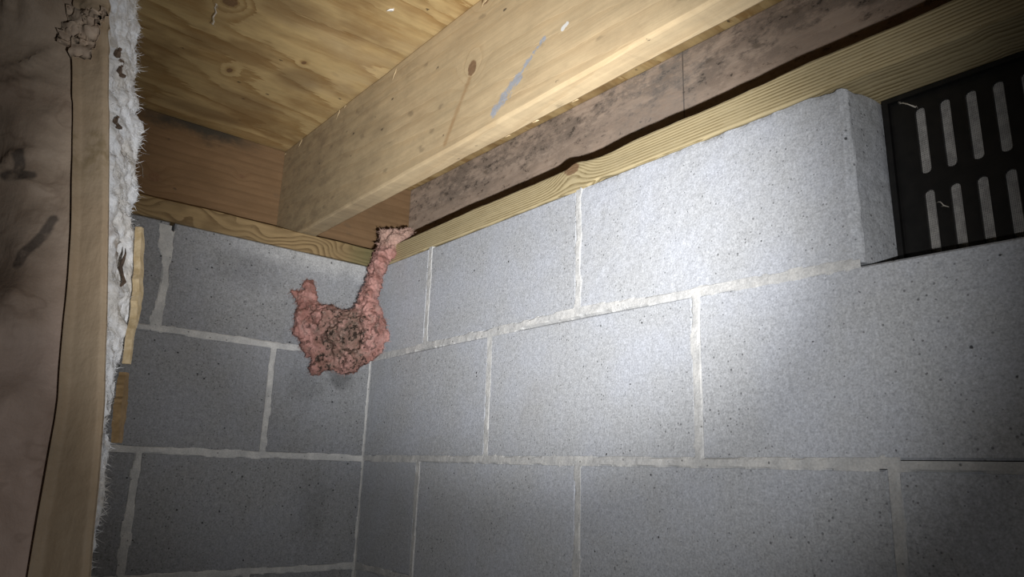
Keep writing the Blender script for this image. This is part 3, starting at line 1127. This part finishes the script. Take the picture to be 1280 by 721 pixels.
def crease(z): return np.interp(z, [-0.5221, -0.0705, 0.0123, 0.0804, 0.1565, 0.2397, 0.3752, 0.5603, 0.66], [0.0384, 0.0249, 0.0197, 0.0171, 0.0167, 0.0171, 0.018, 0.0196, 0.0196])
def fibre_q(z): return np.interp(z, [-0.5221, -0.0705, -0.0192, 0.0123, 0.033, 0.0804, 0.1565, 0.2397, 0.3752, 0.5603], [0.0205, 0.0119, 0.0139, 0.0174, 0.0209, 0.036, 0.0406, 0.0467, 0.0493, 0.0512])


DL = np.array((-0.574, -0.819, 0.0))      # leftwards across the paper
NO = np.array((0.819, -0.574, 0.0))       # out of the paper


def mat_kraft(flange=False):
    M = Mat('kraft_paper_flange' if flange else 'kraft_paper')
    n = M.noise(11, 4, 0.6)
    n2 = M.noise(70, 4, 0.6)
    n3 = M.noise(1.0, 3, 0.6, M.vec(M.x * 300, M.y * 300, M.z * 40))
    if flange:
        col = M.mix(n.step(0.35, 0.65), (0.47, 0.365, 0.25), (0.43, 0.32, 0.21))
        st = (M.z - 0.1637).abs().step(0.035, 0.0) * n2.step(0.45, 0.62)
        col = M.mix(st * 0.5, col, (0.17, 0.12, 0.04))
    else:
        up = (M.z + (n - 0.5) * 0.2).step(-0.02, 0.16)
        col = M.mix(up, (0.60, 0.46, 0.385), (0.58, 0.46, 0.35))
        col = M.mix(n.step(0.42, 0.7) * 0.55, col, (0.30, 0.195, 0.14))  # stained patches, also painting in shade between the wrinkles
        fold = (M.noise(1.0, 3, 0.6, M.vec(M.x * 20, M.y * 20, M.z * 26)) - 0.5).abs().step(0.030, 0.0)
        col = M.mix(fold * 0.28 * n.step(0.35, 0.6), col, (0.20, 0.125, 0.085))  # fold lines: crease wear plus wrinkle shade put into the colour
        # s = distance from the batt's edge, in the paper's plane
        s = (M.x * -0.574 + M.y * -0.819)
        # two black tar marks: an upturned T and a long smear
        def mark(A, B, w, soft=0.002):
            return (capsule(M, s, M.z, A, B, 0) + (n2 - 0.5) * 0.005).step(w + soft, w)
        k = mark((0.0870, 0.1392), (0.0755, 0.1408), 0.0024).max(mark((0.0815, 0.140), (0.0830, 0.154), 0.0018))
        k = k.max(mark((0.0597, 0.1155), (0.0685, 0.086), 0.0019))
        col = M.mix(k * 0.72 * n2.step(0.25, 0.5), col, (0.055, 0.048, 0.046))
    # holes torn near the top
    col = M.mulval(col, (n2 - 0.5) * 0.25 + (n3 - 0.5) * 0.12 + 1.0)
    return M.out(col, 0.62, n2 * 0.6 + n3 * 0.15 + n * 0.8, 0.6, 0.004, 0.4)


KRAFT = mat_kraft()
FLANGE = mat_kraft(True)


def mat_wool():
    M = Mat('white_fibreglass')
    n = M.noise(40, 4, 0.65)
    n2 = M.noise(260, 4, 0.65)
    col = M.mix(n.step(0.4, 0.66), (0.75, 0.765, 0.79), (0.63, 0.61, 0.58))
    d = M.noise(24, 4, 0.6).step(0.62, 0.72)
    col = M.mix(d * 0.6, col, (0.26, 0.19, 0.13))
    col = M.mulval(col, (n2 - 0.5) * 0.5 + 1.0)
    return M.out(col, 0.95, n2 + n, 0.6, 0.002, 0.1)


WOOL = mat_wool()


def grid_faces(n, m):
    idx = np.arange(n * m).reshape(n, m)
    return np.stack([idx[:-1, :-1], idx[1:, :-1], idx[1:, 1:], idx[:-1, 1:]], -1).reshape(-1, 4)


def thicken(W, nrm, t):
    """closed sheet from a grid of points"""
    n, m = W.shape[:2]
    F = grid_faces(n, m)
    N = n * m
    V = np.concatenate([W.reshape(-1, 3), (W - nrm * t).reshape(-1, 3)])
    idx = np.arange(N).reshape(n, m)
    loop = list(idx[:, 0]) + list(idx[-1, 1:]) + list(idx[::-1, -1][1:]) + list(idx[0, ::-1][1:-1])
    rim = [(a, b, b + N, a + N) for a, b in zip(loop, loop[1:] + loop[:1])]
    return V, np.concatenate([F, F[:, ::-1] + N, np.array(rim)])


def build_batt():
    root = empty('insulation_batt', (0.55, -0.75, FLOOR_Z + 0.02))
    tag(root, 'brown kraft-faced fibreglass batt hanging from the subfloor, white wool at its edge', 'insulation')
    Z = np.arange(FLOOR_Z + 0.012, CEIL - 0.002, 0.0035)
    # main paper
    sN = 150
    s01 = np.linspace(0, 1, sN) ** 1.25
    zz, ss = np.meshgrid(Z, s01, indexing='ij')
    s = crease(zz) - 0.012 + ss * 0.42
    E = batt_edge(zz.ravel()).reshape(*zz.shape, 3)
    inn = s - crease(zz)
    puff = 0.010 * sstep(0.001, 0.035, inn)
    cr = (1 - np.abs(fbm(s * 13 + 2, zz * 9, 0, 3, 71))) ** 3 * 0.014 + fbm(s * 12, zz * 9, 3, 3, 72) * 0.011
    cr = cr + (1 - np.abs(fbm(s * 32 + zz * 20, zz * 38 - s * 13, 0, 2, 75))) ** 5 * 0.0060
    cr = cr + fbm(s * 80, zz * 80, 1, 3, 73) * 0.003 * sstep(0.16, 0.28, zz)
    cr = cr * sstep(0.001, 0.022, inn)
    W = E + DL * s[..., None] + NO * (puff + cr - 0.0012)[..., None]
    V, F = thicken(W, NO, 0.0008)
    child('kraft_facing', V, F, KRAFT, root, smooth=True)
    # stapling flange: flat strip lapped over the facing's edge
    fN = 26
    zz, ss = np.meshgrid(Z, np.linspace(0, 1, fN), indexing='ij')
    wob = fbm(zz * 9, 0.3, 0, 3, 81) * 0.0018
    s = -0.0015 + wob * 0.4 + ss * (crease(zz) + 0.0015 + wob * 0.5)
    E = batt_edge(zz.ravel()).reshape(*zz.shape, 3)
    lift = 0.0016 + 0.0032 * sstep(0.80, 1.0, ss) + fbm(s * 40, zz * 18, 2, 3, 82) * 0.0009 - 0.003 * sstep(0.10, 0.0, ss)
    torn = sstep(0.2106, 0.2447, zz)
    lift = lift + torn * fbm(s * 100, zz * 90, 2, 3, 83) * 0.0035
    step = 0.0012 * sstep(0.1931, 0.1944, zz)
    W = E + DL * s[..., None] + NO * (lift + step)[..., None]
    V, F = thicken(W, NO, 0.0009)
    child('stapling_flange', V, F, FLANGE, root, smooth=True)
    # crumpled tear at the top of the flange
    mb = MB()
    for k in range(7):
        zc_ = random.uniform(0.2276, 0.2549)
        e = batt_edge(np.array([zc_]))[0] + DL * random.uniform(0.002, 0.024) + NO * 0.0035
        n_ = 7
        u, w = np.meshgrid(np.linspace(-1, 1, n_), np.linspace(-1, 1, n_), indexing='ij')
        q = e + DL * (u * 0.006)[..., None] + np.array((0, 0, 1.0)) * (w * 0.007)[..., None] + NO * (0.003 + fbm(u * 1.6 + k * 3, w * 1.6, k, 3, 84) * 0.0045)[..., None]
        V, F = thicken(q, NO, 0.0006)
        mb.add(V, F.tolist())
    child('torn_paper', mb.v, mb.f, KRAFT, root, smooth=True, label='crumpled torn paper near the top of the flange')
    # wool body: side towards the wall, back and far parts
    qN = 40
    zz, qq = np.meshgrid(np.arange(FLOOR_Z + 0.012, CEIL - 0.002, 0.0022), np.linspace(0, 1, qN), indexing='ij')
    E = batt_edge(zz.ravel()).reshape(*zz.shape, 3)
    qd = qq * fibre_q(zz)
    SD = -DL
    nse = fbm(qd * 90, zz * 90, 3, 4, 85) * 0.0030 + fbm(qd * 340, zz * 340, 1, 3, 86) * 0.0010 + fbm(qd * 20, zz * 16, 1, 2, 87) * 0.003
    nse = nse * sstep(0, 0.15, qq)
    W = E - NO * (qd + 0.002)[..., None] + SD * (nse - 0.001)[..., None]
    W = W + NO * (np.where(qq > 0.97, 1, 0) * (fbm(zz * 100, 0, 0, 3, 88) * 0.003))[..., None]
    n_, m_ = zz.shape
    F = grid_faces(n_, m_).tolist()
    V = W.reshape(-1, 3).tolist()
    far = (E[:, 0] + DL * 0.40 - NO * 0.004)
    farb = (E[:, 0] + DL * 0.40 - NO * fibre_q(zz[:, 0])[:, None])
    b = len(V)
    V += farb.tolist() + far.tolist()
    for i in range(n_ - 1):
        F.append((i * m_ + m_ - 1, (i + 1) * m_ + m_ - 1, b + i + 1, b + i))
        F.append((b + i, b + i + 1, b + n_ + i + 1, b + n_ + i))
        F.append((b + n_ + i, b + n_ + i + 1, (i + 1) * m_, i * m_))
    child('glass_wool', V, F, WOOL, root, smooth=True)
    pts = W[:, m_ - 5:].reshape(-1, 3)
    nr = np.tile(-NO * 0.5 + SD, (len(pts), 1)).astype(float)
    fv, ff = fibres(pts, nr, 0.0045, 0.00016, 2600, 0.8)
    pts = W[:, 2:].reshape(-1, 3)
    nr = np.tile(SD, (len(pts), 1)).astype(float)
    gv, gf = fibres(pts, nr, 0.0035, 0.00014, 2600, 0.9)
    child('loose_fibres', np.concatenate([fv, gv]), ff + [tuple(i + len(fv) for i in q) for q in gf], WOOL, root, kind='stuff')
    # dark curled shreds of paper stuck on the wool
    for (zc_, q0, L, w) in ((0.0929, 0.0171, 0.0247, 0.0011), (0.1867, 0.0085, 0.0077, 0.0015), (0.2353, 0.0102, 0.0102, 0.0022), (0.2259, 0.0136, 0.0068, 0.0015)):
        p = batt_edge(np.array([zc_]))[0] - NO * q0 + SD * 0.0035
        pts = [p + np.array((0, 0, 1.0)) * (k / 6 - 0.5) * L - NO * math.sin(k * 1.1) * 0.0026 + SD * (0.0013 * math.sin(k * 1.7)) for k in range(7)]
        v, f = tube(pts, [w * q for q in (0.4, 1.0, 0.7, 1.1, 0.8, 0.6, 0.2)], 5, 0.3)
        child('paper_shred', v, f, SHRED, root)


SHRED = simple_mat('dark_paper_shred', (0.055, 0.038, 0.028), (0.12, 0.08, 0.055), 120, 0.8)
build_batt()


# ------------------------------------------------------------------ splintered strips behind the wool
def strip(name, zlist, w0, mat, label, seed, dq, ds):
    zs = np.array(zlist)
    Zs = np.linspace(zs[0], zs[1], 26)
    E = batt_edge(Zs)
    V, F = [], []
    for i, z in enumerate(Zs):
        c = E[i] - NO * (fibre_q(z) + dq(z)) - DL * ds(z)
        t = i / 25
        w = w0 * (0.55 + 0.45 * math.sin(math.pi * min(1, t * 1.15 + 0.05))) * (1 + 0.3 * float(vnoise(i * 0.35, seed, 0, seed)))
        w = max(w, w0 * 0.12)
        j = 0.0010 * float(vnoise(i * 0.8, seed + 3, 0, seed))
        for a, b in ((-1, -1), (1, -1), (1, 1), (-1, 1)):
            V.append(c + (-NO) * (a * w * 0.5 + j) + DL * b * 0.002)
    for i in range(25):
        for k in range(4):
            k2 = (k + 1) % 4
            F.append((i * 4 + k, i * 4 + k2, i * 4 + 4 + k2, i * 4 + 4 + k))
    F += [(3, 2, 1, 0), (100, 101, 102, 103)]
    o = mesh_obj(name, V, F, mat, base=V[0])
    return tag(o, label, 'wood strip')


strip('wood_strip', (0.1253, 0.0349), 0.0058, SPLINTER, 'long pale splintered wood strip standing along the batt wool', 5, lambda z: -0.004, lambda z: 0.006)
strip('wood_strip', (0.0297, -0.0095), 0.0075, SPLINTER_DARK, 'short brown broken wood strip beneath the pale one at the batt edge', 9, lambda z: -0.004, lambda z: 0.0055)


# ------------------------------------------------------------------ dust, webs, chips
def web(name, pts, rad, label, extra=0, mat=DUST):
    mb = MB()
    mb.add(*tube(pts, [rad * random.uniform(0.6, 1.2) for _ in pts], 5, 0.4))
    for k in range(extra):
        p = np.array(random.choice(pts), float)
        q = [p + np.array([random.uniform(-1, 1) for _ in range(3)]) * rad * 5 * t for t in (0, .5, 1)]
        mb.add(*tube(q, [rad * .5, rad * .35, rad * .1], 4, 0.3))
    o = mesh_obj(name, mb.v, mb.f, mat, base=pts[0])
    return tag(o, label, 'cobweb')


web('cobweb', [(0.296, -0.470, 0.660), (0.2955, -0.4715, 0.652), (0.297, -0.469, 0.645), (0.2945, -0.472, 0.637), (0.2965, -0.470, 0.630), (0.295, -0.471, 0.624)],
    0.0010, 'dusty cobweb strand dangling from the plywood beside a knot', 9)
web('cobweb', [(-0.141, -0.466, 0.548), (-0.134, -0.460, 0.540), (-0.128, -0.456, 0.528), (-0.136, -0.452, 0.515), (-0.141, -0.450, 0.520)],
    0.0006, 'fine looped cobweb thread on the reddish rim joist', 2)
web('cobweb', [(1.045, 0.0655, 0.392), (1.049, 0.0625, 0.389), (1.053, 0.0605, 0.386), (1.057, 0.0625, 0.383), (1.060, 0.0655, 0.381)],
    0.0006, 'grey cobweb tuft in the top corner of the black vent', 10)
web('cobweb', [(1.071, 0.0655, 0.268), (1.074, 0.063, 0.266), (1.076, 0.063, 0.262), (1.080, 0.0655, 0.260)],
    0.0005, 'small cobweb curl between the lower slots of the black vent', 4)
v, f = sliver((0.468, -0.262, 0.6605), (0.4665, -0.272, 0.652), 0.007, 0.003)
tag(mesh_obj('paint_chip', v, f, WHITE_CHIP, base=(0.468, -0.262, 0.66)), 'tiny white chip stuck to the plywood by the pale joist', 'chip')
